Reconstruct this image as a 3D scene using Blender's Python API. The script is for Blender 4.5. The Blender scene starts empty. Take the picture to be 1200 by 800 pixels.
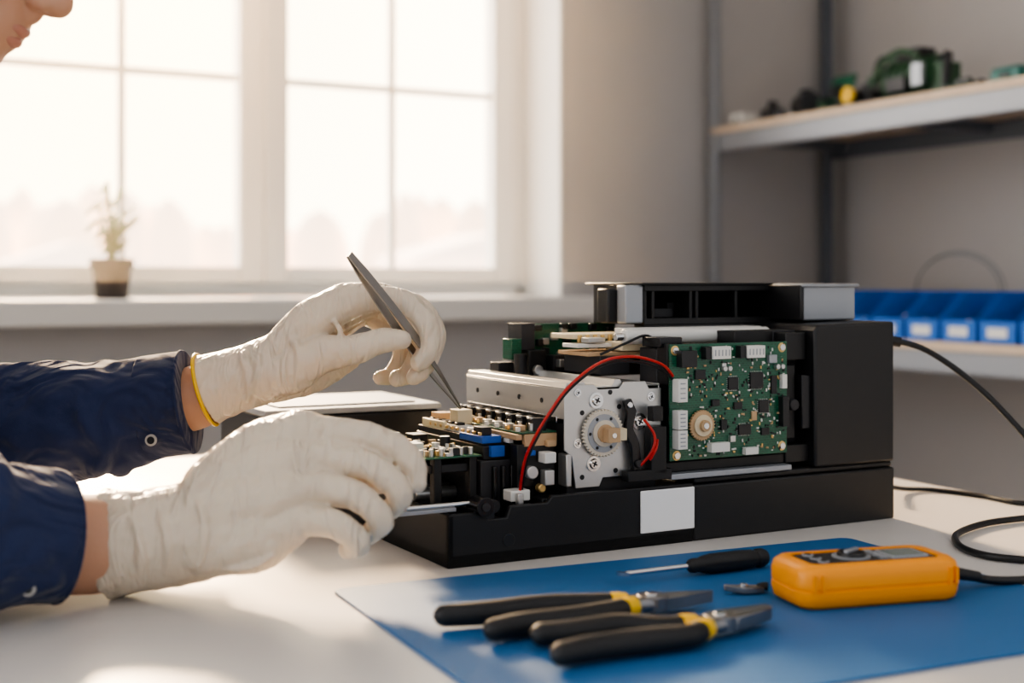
import bpy, math, random
from mathutils import Vector, Matrix
random.seed(7)
Z0 = 0.75                       # bench top height above the floor
TH = math.radians(28.4)         # room / bench / printer heading
BASE = Matrix.Translation((0, 0, Z0))
ROOM = Matrix.Translation((-0.0556, 1.150, Z0)) @ Matrix.Rotation(TH, 4, 'Z')

# ------------------------------------------------------------------ materials
def mat(name, col, rough=.5, metal=0., bump=0., bscale=60., var=0., vscale=6., emit=0., sss=0., coat=0., alpha=None, sheen=0.):
    m = bpy.data.materials.new(name); m.use_nodes = True
    nt = m.node_tree; N = nt.nodes; L = nt.links
    b = N['Principled BSDF']
    b.inputs['Base Color'].default_value = (*col, 1)
    b.inputs['Roughness'].default_value = rough
    b.inputs['Metallic'].default_value = metal
    if coat: b.inputs['Coat Weight'].default_value = coat
    if sheen: b.inputs['Sheen Weight'].default_value = sheen
    if sss:
        b.inputs['Subsurface Weight'].default_value = sss
        b.inputs['Subsurface Radius'].default_value = (1, .6, .4)
        b.inputs['Subsurface Scale'].default_value = .006
    if emit:
        b.inputs['Emission Color'].default_value = (*col, 1)
        b.inputs['Emission Strength'].default_value = emit
    tc = N.new('ShaderNodeTexCoord')
    if var:
        n = N.new('ShaderNodeTexNoise'); n.inputs['Scale'].default_value = vscale; n.inputs['Detail'].default_value = 6
        L.new(tc.outputs['Object'], n.inputs['Vector'])
        mx = N.new('ShaderNodeMixRGB')
        mx.inputs[1].default_value = (*[c*(1-var) for c in col], 1)
        mx.inputs[2].default_value = (*[min(1, c*(1+var)) for c in col], 1)
        L.new(n.outputs['Fac'], mx.inputs[0]); L.new(mx.outputs[0], b.inputs['Base Color'])
    if bump:
        n2 = N.new('ShaderNodeTexNoise'); n2.inputs['Scale'].default_value = bscale; n2.inputs['Detail'].default_value = 5
        L.new(tc.outputs['Object'], n2.inputs['Vector'])
        bp = N.new('ShaderNodeBump'); bp.inputs['Strength'].default_value = bump; bp.inputs['Distance'].default_value = .002
        L.new(n2.outputs['Fac'], bp.inputs['Height']); L.new(bp.outputs[0], b.inputs['Normal'])
    return m

M_wall = mat('wall_paint', (.47, .45, .435), .9, bump=.15, bscale=80, var=.04, vscale=2)
M_white = mat('white_lacquer', (.88, .85, .80), .45)
M_sill = mat('sill_paint', (.80, .77, .72), .5)
M_table = mat('bench_laminate', (.65, .62, .59), .38, bump=.04, bscale=200, var=.03, vscale=3)
M_floor = mat('floor_vinyl', (.25, .24, .23), .6, var=.15, vscale=4)
M_ceil = mat('ceiling_paint', (.75, .74, .72), .9)
M_black = mat('black_plastic', (.009, .009, .010), .42, bump=.12, bscale=900)
M_black2 = mat('black_plastic_gloss', (.008, .008, .010), .25)
M_dark = mat('dark_plastic', (.022, .022, .025), .5)
M_steel = mat('sheet_steel', (.60, .60, .59), .36, .8, bump=.03, bscale=300, var=.08, vscale=40)
M_gray = mat('gray_metal', (.36, .38, .41), .45, .5, var=.05)
M_chrome = mat('bright_steel', (.7, .7, .7), .2, 1.)
M_tweez = mat('tweezer_steel', (.33, .32, .31), .30, .95)
M_toolsteel = mat('tool_steel', (.26, .26, .27), .33, .95, bump=.1, bscale=200)
M_wplas = mat('white_plastic', (.75, .74, .70), .4)
M_gearp = mat('gear_nylon', (.66, .60, .50), .45)
M_cream = mat('cream_plastic', (.72, .62, .43), .45)
M_tan = mat('tan_phenolic', (.52, .35, .20), .6, var=.2, vscale=60)
M_gold = mat('gold_contacts', (.75, .52, .22), .35, .8)
M_chip = mat('ic_epoxy', (.012, .013, .015), .35)
M_blue = mat('blue_connector', (.015, .10, .42), .4)
M_label = mat('label_paper', (.93, .93, .93), .6)
M_red = mat('red_wire', (.50, .02, .015), .4)
M_rubber = mat('black_rubber', (.012, .012, .013), .55, bump=.1, bscale=400)
M_cable = mat('black_cable', (.008, .008, .009), .4)
M_yellow = mat('yellow_plastic', (.85, .52, .01), .4)
M_orange = mat('orange_rubber', (.96, .33, .008), .40, bump=.04, bscale=500)
M_lcd = mat('lcd_gray', (.20, .23, .21), .25)
M_mat = mat('blue_silicone_mat', (.012, .125, .33), .55, bump=.15, bscale=900, var=.05, vscale=10)
M_binb = mat('blue_bin_plastic', (.01, .14, .54), .4)
M_wood = mat('shelf_particleboard', (.66, .51, .37), .7, var=.15, vscale=30)
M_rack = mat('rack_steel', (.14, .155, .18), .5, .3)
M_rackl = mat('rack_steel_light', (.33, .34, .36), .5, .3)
M_pot = mat('plastic_pot', (.05, .037, .03), .6)
M_soil = mat('soil', (.03, .02, .012), .95, bump=.8, bscale=90)
M_leaf = mat('leaf', (.11, .25, .03), .5, sss=.2)
M_dgreen = mat('dark_green_enamel', (.022, .075, .03), .45)
M_teal = mat('teal_plastic', (.01, .14, .12), .45)
M_skin = mat('skin', (.56, .31, .20), .5, bump=.12, bscale=250, var=.08, vscale=30, sss=.35)
M_lip = mat('lips', (.52, .24, .17), .45, sss=.3)
M_hair = mat('hair', (.06, .04, .028), .6, bump=.8, bscale=300)
M_eye = mat('eye_white', (.75, .73, .70), .2)
M_iris = mat('iris', (.06, .04, .03), .2)
M_trouser = mat('trouser_fabric', (.03, .032, .04), .9, bump=.3, bscale=400)
M_button = mat('shirt_button', (.45, .43, .40), .4)

def fabric():
    m = mat('navy_workwear', (.011, .022, .078), .85, var=.25, vscale=8, sheen=.15)
    nt = m.node_tree; N = nt.nodes; L = nt.links; b = N['Principled BSDF']
    tc = N.new('ShaderNodeTexCoord')
    n1 = N.new('ShaderNodeTexNoise'); n1.inputs['Scale'].default_value = 14; n1.inputs['Detail'].default_value = 2; n1.inputs['Distortion'].default_value = 1.4
    n2 = N.new('ShaderNodeTexNoise'); n2.inputs['Scale'].default_value = 900
    L.new(tc.outputs['Object'], n1.inputs['Vector']); L.new(tc.outputs['Object'], n2.inputs['Vector'])
    b1 = N.new('ShaderNodeBump'); b1.inputs['Strength'].default_value = .8; b1.inputs['Distance'].default_value = .03
    b2 = N.new('ShaderNodeBump'); b2.inputs['Strength'].default_value = .3; b2.inputs['Distance'].default_value = .001
    L.new(n1.outputs['Fac'], b1.inputs['Height']); L.new(n2.outputs['Fac'], b2.inputs['Height'])
    L.new(b1.outputs[0], b2.inputs['Normal']); L.new(b2.outputs[0], b.inputs['Normal'])
    return m
M_navy = fabric()

def latex():
    m = mat('latex_glove', (.72, .615, .49), .33, sss=.25, coat=.15)
    nt = m.node_tree; N = nt.nodes; L = nt.links; b = N['Principled BSDF']
    tc = N.new('ShaderNodeTexCoord')
    mp = N.new('ShaderNodeMapping'); mp.inputs['Scale'].default_value = (2.0, 1, .55); mp.inputs['Rotation'].default_value = (0, .45, 0)
    n1 = N.new('ShaderNodeTexNoise'); n1.noise_type = 'RIDGED_MULTIFRACTAL'
    n1.inputs['Scale'].default_value = 15; n1.inputs['Detail'].default_value = 1; n1.inputs['Distortion'].default_value = .5
    n2 = N.new('ShaderNodeTexNoise'); n2.inputs['Scale'].default_value = 34; n2.inputs['Detail'].default_value = 1; n2.inputs['Distortion'].default_value = 2.0
    L.new(tc.outputs['Object'], mp.inputs['Vector']); L.new(mp.outputs[0], n1.inputs['Vector']); L.new(mp.outputs[0], n2.inputs['Vector'])
    b1 = N.new('ShaderNodeBump'); b1.inputs['Strength'].default_value = .7; b1.inputs['Distance'].default_value = .007
    b2 = N.new('ShaderNodeBump'); b2.inputs['Strength'].default_value = .65; b2.inputs['Distance'].default_value = .006
    L.new(n1.outputs['Fac'], b1.inputs['Height']); L.new(n2.outputs['Fac'], b2.inputs['Height'])
    L.new(b1.outputs[0], b2.inputs['Normal']); L.new(b2.outputs[0], b.inputs['Normal'])
    return m
M_glove = latex()

def pcbmat():
    m = mat('green_pcb', (.003, .07, .035), .35, coat=.3)
    nt = m.node_tree; N = nt.nodes; L = nt.links; b = N['Principled BSDF']
    tc = N.new('ShaderNodeTexCoord')
    mp = N.new('ShaderNodeMapping'); mp.inputs['Rotation'].default_value = (math.pi/2, 0, 0)
    br = N.new('ShaderNodeTexBrick'); br.inputs['Scale'].default_value = 110
    br.inputs['Color1'].default_value = (.002, .060, .030, 1); br.inputs['Color2'].default_value = (.004, .092, .046, 1)
    br.inputs['Mortar'].default_value = (.012, .14, .07, 1); br.inputs['Mortar Size'].default_value = .025
    vo = N.new('ShaderNodeTexVoronoi'); vo.inputs['Scale'].default_value = 210
    rp = N.new('ShaderNodeValToRGB'); rp.color_ramp.elements[0].position = .06; rp.color_ramp.elements[1].position = .09
    rp.color_ramp.elements[0].color = (1, 1, 1, 1); rp.color_ramp.elements[1].color = (0, 0, 0, 1)
    mx = N.new('ShaderNodeMixRGB'); mx.inputs[2].default_value = (.25, .35, .22, 1)
    L.new(tc.outputs['Object'], mp.inputs['Vector']); L.new(mp.outputs[0], br.inputs['Vector'])
    L.new(tc.outputs['Object'], vo.inputs['Vector']); L.new(vo.outputs['Distance'], rp.inputs[0])
    L.new(rp.outputs[0], mx.inputs[0]); L.new(br.outputs['Color'], mx.inputs[1]); L.new(mx.outputs[0], b.inputs['Base Color'])
    return m
M_pcb = pcbmat()

def glassmat():
    m = bpy.data.materials.new('window_glass'); m.use_nodes = True
    nt = m.node_tree; nt.nodes.clear(); N = nt.nodes
    o = N.new('ShaderNodeOutputMaterial'); t = N.new('ShaderNodeBsdfTransparent'); g = N.new('ShaderNodeBsdfGlossy')
    g.inputs['Roughness'].default_value = .05
    x = N.new('ShaderNodeMixShader'); x.inputs[0].default_value = .04
    nt.links.new(t.outputs[0], x.inputs[1]); nt.links.new(g.outputs[0], x.inputs[2]); nt.links.new(x.outputs[0], o.inputs[0])
    return m
M_glass = glassmat()
def bloommat():  # warm scatter volume standing in for bloom around the window
    m = bpy.data.materials.new('bloom_volume'); m.use_nodes = True
    nt = m.node_tree; nt.nodes.clear(); N = nt.nodes
    o = N.new('ShaderNodeOutputMaterial'); v = N.new('ShaderNodeVolumeScatter')
    v.inputs['Color'].default_value = (1, .86, .68, 1); v.inputs['Density'].default_value = .085; v.inputs['Anisotropy'].default_value = .8
    nt.links.new(v.outputs[0], o.inputs['Volume']); return m
M_bloom = bloommat()

# ------------------------------------------------------------------ mesh builder
def catmull(P, n=5):
    P = [Vector(p) for p in P]
    if len(P) < 3: 
        return P
    out = []
    for i in range(len(P)-1):
        p0 = P[max(i-1, 0)]; p1 = P[i]; p2 = P[i+1]; p3 = P[min(i+2, len(P)-1)]
        for k in range(n):
            t = k/n
            out.append(.5*((2*p1)+(p2-p0)*t+(2*p0-5*p1+4*p2-p3)*t*t+(3*p1-p0-3*p2+p3)*t**3))
    out.append(P[-1]); return out

class MB:
    def __init__(s): s.v = []; s.f = []; s.m = []; s.fm = []
    def mi(s, m):
        if m not in s.m: s.m.append(m)
        return s.m.index(m)
    def add(s, vs, fs, m, M=None):
        o = len(s.v); i = s.mi(m)
        for p in vs:
            p = Vector(p); s.v.append(M @ p if M else p)
        for f in fs: s.f.append([o+k for k in f]); s.fm.append(i)
    def box(s, c, d, m, rot=None):
        x, y, z = d[0]/2, d[1]/2, d[2]/2
        vs = [(-x,-y,-z),(x,-y,-z),(x,y,-z),(-x,y,-z),(-x,-y,z),(x,-y,z),(x,y,z),(-x,y,z)]
        M = Matrix.Translation(c)
        if rot: M = M @ Matrix.Rotation(rot[0],4,'X') @ Matrix.Rotation(rot[1],4,'Y') @ Matrix.Rotation(rot[2],4,'Z')
        s.add(vs, [(0,3,2,1),(4,5,6,7),(0,1,5,4),(1,2,6,5),(2,3,7,6),(3,0,4,7)], m, M)
    def bx(s, a, b, m):   # box from corner to corner
        s.box([(a[i]+b[i])/2 for i in range(3)], [abs(b[i]-a[i]) for i in range(3)], m)
    def rings(s, R, m, capa=True, capb=True):
        n = len(R[0]); vs = [p for r in R for p in r]; fs = []
        for i in range(len(R)-1):
            for k in range(n):
                fs.append((i*n+k, i*n+(k+1)%n, (i+1)*n+(k+1)%n, (i+1)*n+k))
        if capa: fs.append(tuple(range(n-1,-1,-1)))
        if capb: fs.append(tuple((len(R)-1)*n+k for k in range(n)))
        s.add(vs, fs, m)
    def tube(s, P, r, m, seg=14, n=5, round_end=False, round_start=False, flat=1., up=(0,0,1)):
        rr = r if isinstance(r, (list, tuple)) else [r]*len(P)
        C = catmull(P, n)
        if len(P) < 3: RR = list(rr)
        else:
            RR = []
            for i in range(len(P)-1):
                for k in range(n):
                    t = k/n; t = t*t*(3-2*t)
                    RR.append(rr[i]*(1-t)+rr[i+1]*t)
            RR.append(rr[-1])
        if round_end:
            d = (C[-1]-C[-2]).normalized(); q = RR[-1]; e = C[-1]
            for a in (25, 50, 70, 85):
                a = math.radians(a); C.append(e+d*q*math.sin(a)); RR.append(q*math.cos(a))
        if round_start:
            d = (C[0]-C[1]).normalized(); q = RR[0]; e = C[0]
            for a in (25, 50, 70, 85):
                a = math.radians(a); C.insert(0, e+d*q*math.sin(a)); RR.insert(0, q*math.cos(a))
        up = Vector(up); R = []; prev = None
        for i, c in enumerate(C):
            t = (C[min(i+1, len(C)-1)]-C[max(i-1, 0)]).normalized()
            if prev is None:
                x = t.cross(up)
                if x.length < 1e-3: x = t.cross(Vector((1, 0, 0)))
                x.normalize()
            else:
                x = prev-t*prev.dot(t); x.normalize()
            prev = x; y = x.cross(t)
            R.append([c+(x*math.cos(2*math.pi*k/seg)+y*math.sin(2*math.pi*k/seg)*flat)*RR[i] for k in range(seg)])
        s.rings(R, m)
    def cyl(s, a, b, r, m, r1=None, seg=24):
        s.tube([a, b], [r, r if r1 is None else r1], m, seg=seg)
    def ell(s, c, r, m, rot=None, seg=20, rn=12):
        M = Matrix.Translation(c)
        if rot: M = M @ Matrix.Rotation(rot[0],4,'X') @ Matrix.Rotation(rot[1],4,'Y') @ Matrix.Rotation(rot[2],4,'Z')
        R = []
        for i in range(rn+1):
            a = -math.pi/2+math.pi*(i+.02 if i == 0 else i-.02 if i == rn else i)/rn
            R.append([M @ Vector((r[0]*math.cos(a)*math.cos(2*math.pi*k/seg), r[1]*math.cos(a)*math.sin(2*math.pi*k/seg), r[2]*math.sin(a))) for k in range(seg)])
        s.rings(R, m)
    def prism(s, pts, ext, m):
        pts = [Vector(p) for p in pts]; e = Vector(ext); n = len(pts)
        vs = pts+[p+e for p in pts]
        fs = [tuple(range(n)), tuple(range(2*n-1, n-1, -1))]+[(i, i+n, (i+1)%n+n, (i+1)%n) for i in range(n)]
        s.add(vs, fs, m)
    def gear(s, c, r, t, m, teeth=28, dep=.0015, hub=None):   # axis along -y
        pts = []
        for i in range(teeth*4):
            a = 2*math.pi*i/(teeth*4); q = r if i % 4 < 2 else r-dep
            pts.append((c[0]+q*math.cos(a), c[1], c[2]+q*math.sin(a)))
        s.prism(pts, (0, -t, 0), m)
    def screw(s, c, r, t, m, m2):
        s.cyl((c[0], c[1], c[2]), (c[0], c[1]-t, c[2]), r*1.45, m, seg=20)
        s.cyl((c[0], c[1]-t, c[2]), (c[0], c[1]-t*2.2, c[2]), r, m, r*.8, seg=20)
        s.box((c[0], c[1]-t*2.3, c[2]), (r*1.1, t*.5, r*.25), m2, (0, .5, 0))
        s.box((c[0], c[1]-t*2.3, c[2]), (r*.25, t*.5, r*1.1), m2, (0, .5, 0))
    def build(s, name, parent=None, M=None, bevel=0., bseg=2, angle=38, smooth=True, remesh=0., sm=0, disp=None, subd=0):
        me = bpy.data.meshes.new(name); me.from_pydata([tuple(p) for p in s.v], [], s.f)
        for m in s.m: me.materials.append(m)
        for p, i in zip(me.polygons, s.fm): p.material_index = i; p.use_smooth = smooth
        me.update()
        import bmesh
        bm = bmesh.new(); bm.from_mesh(me); bmesh.ops.recalc_face_normals(bm, faces=bm.faces); bm.to_mesh(me); bm.free()
        if not remesh: me.set_sharp_from_angle(angle=math.radians(angle))
        ob = bpy.data.objects.new(name, me); bpy.context.scene.collection.objects.link(ob)
        if parent: ob.parent = parent
        if M is not None: ob.matrix_local = M
        if remesh:
            q = ob.modifiers.new('r', 'REMESH'); q.mode = 'VOXEL'; q.voxel_size = remesh; q.use_smooth_shade = True
            if sm:
                q = ob.modifiers.new('s', 'SMOOTH'); q.factor = .5; q.iterations = sm
            for di, (st, sc) in enumerate(disp or ()):
                tx = bpy.data.textures.new(name+'_t%d' % di, 'CLOUDS'); tx.noise_scale = sc; tx.noise_depth = 2
                q = ob.modifiers.new('d', 'DISPLACE'); q.texture = tx; q.strength = st; q.mid_level = .5; q.texture_coords = 'LOCAL'
        if bevel:
            q = ob.modifiers.new('b', 'BEVEL'); q.width = bevel; q.segments = bseg; q.limit_method = 'ANGLE'; q.angle_limit = math.radians(40)
        if subd:
            q = ob.modifiers.new('ss', 'SUBSURF'); q.levels = subd; q.render_levels = subd
        return ob

def empty(name, M):
    e = bpy.data.objects.new(name, None); bpy.context.scene.collection.objects.link(e)
    e.matrix_world = M; e.empty_display_size = .05; return e

# ------------------------------------------------------------------ room
WU0, WU1, WZ0, WZ1 = -.22, 1.177, .215, 1.67
b = MB()
b.bx((-2.6, 1.8, -.75), (WU0, 2.1, 1.85), M_wall); b.bx((WU1, 1.8, -.75), (2.06, 2.1, 1.85), M_wall)
b.bx((WU0, 1.8, -.75), (WU1, 2.1, .16), M_wall); b.bx((WU0, 1.8, WZ1), (WU1, 2.1, 1.85), M_wall)
b.build('wall_back', M=ROOM)
b = MB(); b.bx((2.06, -2.2, -.75), (2.2, 2.1, 1.85), M_wall); b.build('wall_right', M=ROOM)
b = MB(); b.bx((-2.6, -2.2, -.80), (2.2, 2.1, -.75), M_floor); b.build('floor', M=ROOM)
b = MB(); b.bx((-2.6, -.6, 1.85), (2.2, 2.1, 1.90), M_ceil); b.build('ceiling', M=ROOM)
b = MB(); b.bx((-2.6, 1.785, -.75), (2.06, 1.8, -.66), M_white); b.build('baseboard_back', M=ROOM, bevel=.003)
b = MB()
b.bx((WU1-.006, 1.8, .215), (WU1, 2.0, WZ1), M_white); b.bx((WU0, 1.8, .215), (WU0+.006, 2.0, WZ1), M_white)
b.bx((WU0, 1.8, WZ1-.006), (WU1, 2.0, WZ1), M_white)
b.build('trim_1', M=ROOM)
b = MB(); b.bx((WU0-.08, 1.70, .160), (WU1+.06, 2.0, .213), M_sill); b.build('window_sill', M=ROOM, bevel=.006)
win = empty('window_1', ROOM)
b = MB()
f = .04
b.bx((WU0, 1.985, WZ0), (WU0+f, 2.06, WZ1), M_white); b.bx((WU1-f, 1.985, WZ0), (WU1, 2.06, WZ1), M_white)
b.bx((WU0, 1.985, WZ0), (WU1, 2.06, WZ0+.03), M_white); b.bx((WU0, 1.985, WZ1-f), (WU1, 2.06, WZ1), M_white)
b.build('outer_frame', win, bevel=.004)
for si, (a0, a1) in enumerate(((WU0+f, .468), (.470, WU1-f))):
    b = MB(); w = .058
    i0, i1 = a0+w, a1-w
    b.bx((a0, 1.972, WZ0+.03), (i0, 2.03, WZ1-f), M_white); b.bx((i1, 1.972, WZ0+.03), (a1, 2.03, WZ1-f), M_white)
    b.bx((i0, 1.972, WZ0+.03), (i1, 2.03, .285), M_white); b.bx((i0, 1.972, WZ1-f-.05), (i1, 2.03, WZ1-f), M_white)
    b.build('sash_%d' % (si+1), win, bevel=.005)
    b = MB(); c = (i0+i1)/2
    b.bx((c-.008, 1.99, .285), (c+.008, 2.012, WZ1-f-.05), M_white)
    for z in (.727, 1.17): b.bx((i0, 1.991, z-.008), (i1, 2.011, z+.008), M_white)
    b.build('muntins_%d' % (si+1), win, bevel=.003)
    b = MB(); b.bx((i0-.004, 1.999, .281), (i1+.004, 2.003, WZ1-f-.046), M_glass); b.build('glass_%d' % (si+1), win)
# scattering volume added to imitate window bloom, in the window half of the room
b = MB(); b.bx((-1.6, .95, .25), (1.50, 1.69, 1.80), M_bloom); b.build('bloom_volume', M=ROOM)

# exterior
M_haze1 = mat('trees_haze_glow', (.98, .76, .58), 1, emit=2.3)  # atmospheric haze over the trees put in as emission
M_haze2 = mat('houses_haze_glow', (.95, .78, .66), 1, emit=2.2)  # same haze glow put into the house colour by emission
M_snow = mat('exterior_ground', (.8, .75, .7), 1, emit=.5)  # ground brightened by a glow put into its material
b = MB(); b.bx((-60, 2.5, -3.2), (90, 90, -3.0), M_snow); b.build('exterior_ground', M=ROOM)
b = MB()
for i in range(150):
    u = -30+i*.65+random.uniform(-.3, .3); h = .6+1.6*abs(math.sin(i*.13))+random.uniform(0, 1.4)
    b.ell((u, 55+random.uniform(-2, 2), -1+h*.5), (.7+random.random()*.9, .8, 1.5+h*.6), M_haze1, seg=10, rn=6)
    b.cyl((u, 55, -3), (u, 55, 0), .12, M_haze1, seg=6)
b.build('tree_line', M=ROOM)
b = MB()
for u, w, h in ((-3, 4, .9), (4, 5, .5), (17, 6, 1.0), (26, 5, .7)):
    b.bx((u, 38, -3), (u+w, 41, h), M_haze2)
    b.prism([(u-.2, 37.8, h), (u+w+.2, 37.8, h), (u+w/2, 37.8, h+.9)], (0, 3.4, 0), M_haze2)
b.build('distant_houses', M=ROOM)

# ------------------------------------------------------------------ bench
tb = empty('workbench', ROOM)
b = MB(); b.bx((-.43, -1.0, -.035), (.735, .85, 0), M_table); b.build('bench_top', tb, bevel=.003)
b = MB()
for u in (-.39, .69):
    for v in (-.95, .80): b.bx((u-.025, v-.025, -.75), (u+.025, v+.025, -.035), M_rack)
b.bx((-.39, .79, -.12), (.69, .81, -.035), M_rack); b.bx((-.39, -.96, -.12), (.69, -.94, -.035), M_rack)
b.build('bench_legs', tb, bevel=.002)

# ------------------------------------------------------------------ plant
pl = empty('potted_seedling', ROOM @ Matrix.Translation((.095, 1.86, .213)))
b = MB()
R = []
for r, z in ((.033, 0), (.0335, .002), (.041, .066), (.046, .066), (.047, .086), (.043, .086), (.041, .072)):
    R.append([(r*math.cos(a*math.pi/16), r*math.sin(a*math.pi/16), z) for a in range(32)])
b.rings(R, M_pot, True, False); b.build('pot', pl)
b = MB(); b.cyl((0, 0, .066), (0, 0, .076), .041, M_soil); b.build('soil', pl)
b = MB()
for i in range(10):
    a = i*2.4; h = .07+.10*random.random(); dx, dy = .025*math.cos(a), .025*math.sin(a)
    b.tube([(dx*.2, dy*.2, .074), (dx*.5, dy*.5, .074+h*.6), (dx*1.1, dy*1.1, .074+h)], .0028, M_leaf, seg=6)
    for j in range(4):
        aa = a+j*1.7; zc = .074+h*(1-.2*j); L = .046
        cx, cy = dx*1.1*(1-.2*j)+.015*math.cos(aa), dy*1.1*(1-.2*j)+.015*math.sin(aa)
        b.ell((cx, cy, zc), (L*.55, .013, .003), M_leaf, (0, -.8, aa), seg=10, rn=6)
b.build('leaves', pl)

# ------------------------------------------------------------------ shelving unit
SU0, SU1 = 1.606, 2.03
sh = empty('storage_shelving', ROOM)
b = MB()
for v in (1.75, -.35):
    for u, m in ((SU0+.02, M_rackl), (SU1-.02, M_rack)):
        b.bx((u-.02, v-.02, -.75), (u-.016, v+.02, 1.5), m); b.bx((u-.02, v+.016, -.75), (u+.02, v+.02, 1.5), m)
b.build('posts', sh)
for i, z in enumerate((.652, .124, -.45)):
    b = MB(); b.bx((SU0, -.36, z-.018), (SU1, 1.765, z), M_wood); b.build('board_%d' % (i+1), sh, bevel=.001)
    b = MB()
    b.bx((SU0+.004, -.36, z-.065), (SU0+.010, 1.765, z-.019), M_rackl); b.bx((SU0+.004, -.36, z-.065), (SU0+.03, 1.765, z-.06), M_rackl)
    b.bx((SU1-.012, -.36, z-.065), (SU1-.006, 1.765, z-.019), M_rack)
    for k in range(5): b.bx((SU0+.01, -.3+k*.5, z-.045), (SU1-.01, -.27+k*.5, z-.019), M_rack)
    b.build('beam_%d' % (i+1), sh)

def bin_(v):
    B = empty('parts_bin', ROOM @ Matrix.Translation((SU0+.02, v, .1245)))
    b = MB(); W, D, H, t = .046, .20, .105, .003
    side = [(0, 0), (D, 0), (D, H), (.07, H), (.015, .055), (0, .045)]
    for y in (-W, W-t): b.prism([(x, y, z) for x, z in side], (0, t, 0), M_binb)
    b.bx((0, -W, 0), (D, W, t), M_binb); b.bx((D-t, -W, 0), (D, W, H), M_binb); b.bx((0, -W, 0), (t, W, .045), M_binb)
    b.build('shell', B, bevel=.001)
    b = MB(); b.bx((-.0015, -.025, .012), (-.0002, .025, .032), M_wplas)
    b.build('label', B)
    b = MB()
    for i in range(8): b.box((.03+random.random()*.06, random.uniform(-.03, .03), .015+random.random()*.03), (.02, .015, .012), random.choice([M_wplas, M_gray, M_chip]), (random.random(), random.random(), random.random()))
    b.build('loose_parts', B)
for i in range(10): bin_(1.45-i*.102)

# items on upper shelf
S = lambda u, v: ROOM @ Matrix.Translation((u, v, .6526))
E = empty('salvaged_pump_assembly', S(1.75, 1.21))
b = MB()
b.box((0, 0, .008), (.13, .30, .016), M_dark); b.cyl((0, -.11, .062), (0, .05, .062), .038, M_dgreen)
for k in range(7): b.cyl((0, -.10+k*.020, .062), (0, -.092+k*.020, .062), .046, M_dgreen)
b.cyl((0, .05, .055), (0, .09, .055), .030, M_black); b.box((0, -.03, .112), (.05, .07, .030), M_black); b.box((0, .03, .115), (.03, .03, .022), M_dgreen)
b.cyl((0, .11, .016), (0, .11, .065), .026, M_dark); b.cyl((0, .11, .065), (0, .11, .082), .012, M_dgreen)
b.tube([(0, -.11, .09), (-.01, -.135, .10), (-.02, -.14, .06), (-.02, -.135, .02)], .010, M_black)
b.tube([(0, .02, .115), (-.01, .07, .12), (0, .10, .09)], .006, M_cable, seg=8); b.box((0, -.12, .05), (.06, .03, .07), M_dgreen)
b.box((-.050, -.02, .045), (.012, .06, .030), M_black); b.box((-.050, -.085, .06), (.012, .03, .05), M_gray)
b.tube([(-.04, -.08, .10), (-.05, -.03, .12), (-.045, .03, .10), (-.05, .06, .05)], .007, M_dgreen, seg=8)
b.build('pump_body', E, bevel=.003)
b = MB(); b.cyl((-.058, .125, .038), (-.066, .125, .038), .020, M_yellow); b.cyl((-.03, .125, .038), (-.058, .125, .038), .014, M_dark); b.build('yellow_cap', E)
def scrap(v, n, lean):
    E = empty('scrap_circuit_boards', S(1.74, v))
    b = MB()
    for k in range(n):
        z = .004+k*.016; b.box((random.uniform(-.01, .01), random.uniform(-.008, .008), z), (.10, .075, .002), M_pcb, (0, 0, random.uniform(-.2, .2)))
        for q in range(6): b.box((random.uniform(-.04, .04), random.uniform(-.028, .028), z+.007), (.016, .012, .012), random.choice([M_chip, M_dgreen, M_gray, M_black]))
    if lean: b.box((.0, -.0, .060), (.004, .08, .085), M_pcb, (0, .35, 0)); b.box((-.010, .01, .062), (.012, .03, .03), M_black, (0, .35, 0)); b.box((-.010, -.025, .05), (.012, .014, .02), M_wplas, (0, .35, 0))
    b.build('boards', E, bevel=.0005)
scrap(1.415, 3, True); scrap(1.0, 2, False)
E = empty('electric_motor', S(1.72, 1.52) @ Matrix.Rotation(1.2, 4, 'Z'))
b = MB(); b.cyl((-.035, 0, .038), (.03, 0, .038), .030, M_dark); b.cyl((.03, 0, .038), (.05, 0, .038), .006, M_chrome); b.box((0, 0, .006), (.07, .05, .012), M_dark); b.box((0, 0, .070), (.03, .025, .014), M_black); b.build('housing', E, bevel=.002)
E = empty('solenoid_valve', S(1.68, 1.60))
b = MB(); b.box((0, 0, .018), (.04, .045, .036), M_dark); b.cyl((0, 0, .036), (0, 0, .055), .014, M_black); b.cyl((0, -.026, .018), (0, .026, .018), .010, M_gray); b.build('body', E, bevel=.002)
E = empty('power_adapter', S(1.65, 1.68))
b = MB(); b.box((0, 0, .015), (.045, .05, .030), M_wplas); b.tube([(-.0225, 0, .015), (-.035, -.01, .004), (-.03, .02, .003)], .003, M_cable, seg=8); b.build('body', E, bevel=.004)
E = empty('teal_parts_case', S(1.70, .85))
b = MB(); b.box((0, 0, .015), (.08, .075, .028), M_teal); b.box((-.04, 0, .018), (.006, .03, .010), M_dark); b.box((0, 0, .032), (.074, .07, .005), M_teal); b.build('case', E, bevel=.003)
E = empty('wire_loop', ROOM @ Matrix.Translation((1.90, 1.20, .125)))
b = MB()
for j in range(2):
    b.tube([(.008*j, (.13+.006*j)*math.cos(a*math.pi/12), .10+(.09+.006*j)*math.sin(a*math.pi/12)) for a in range(25)], .0014, M_rack, seg=8, n=2)
b.build('loops', E)

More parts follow.
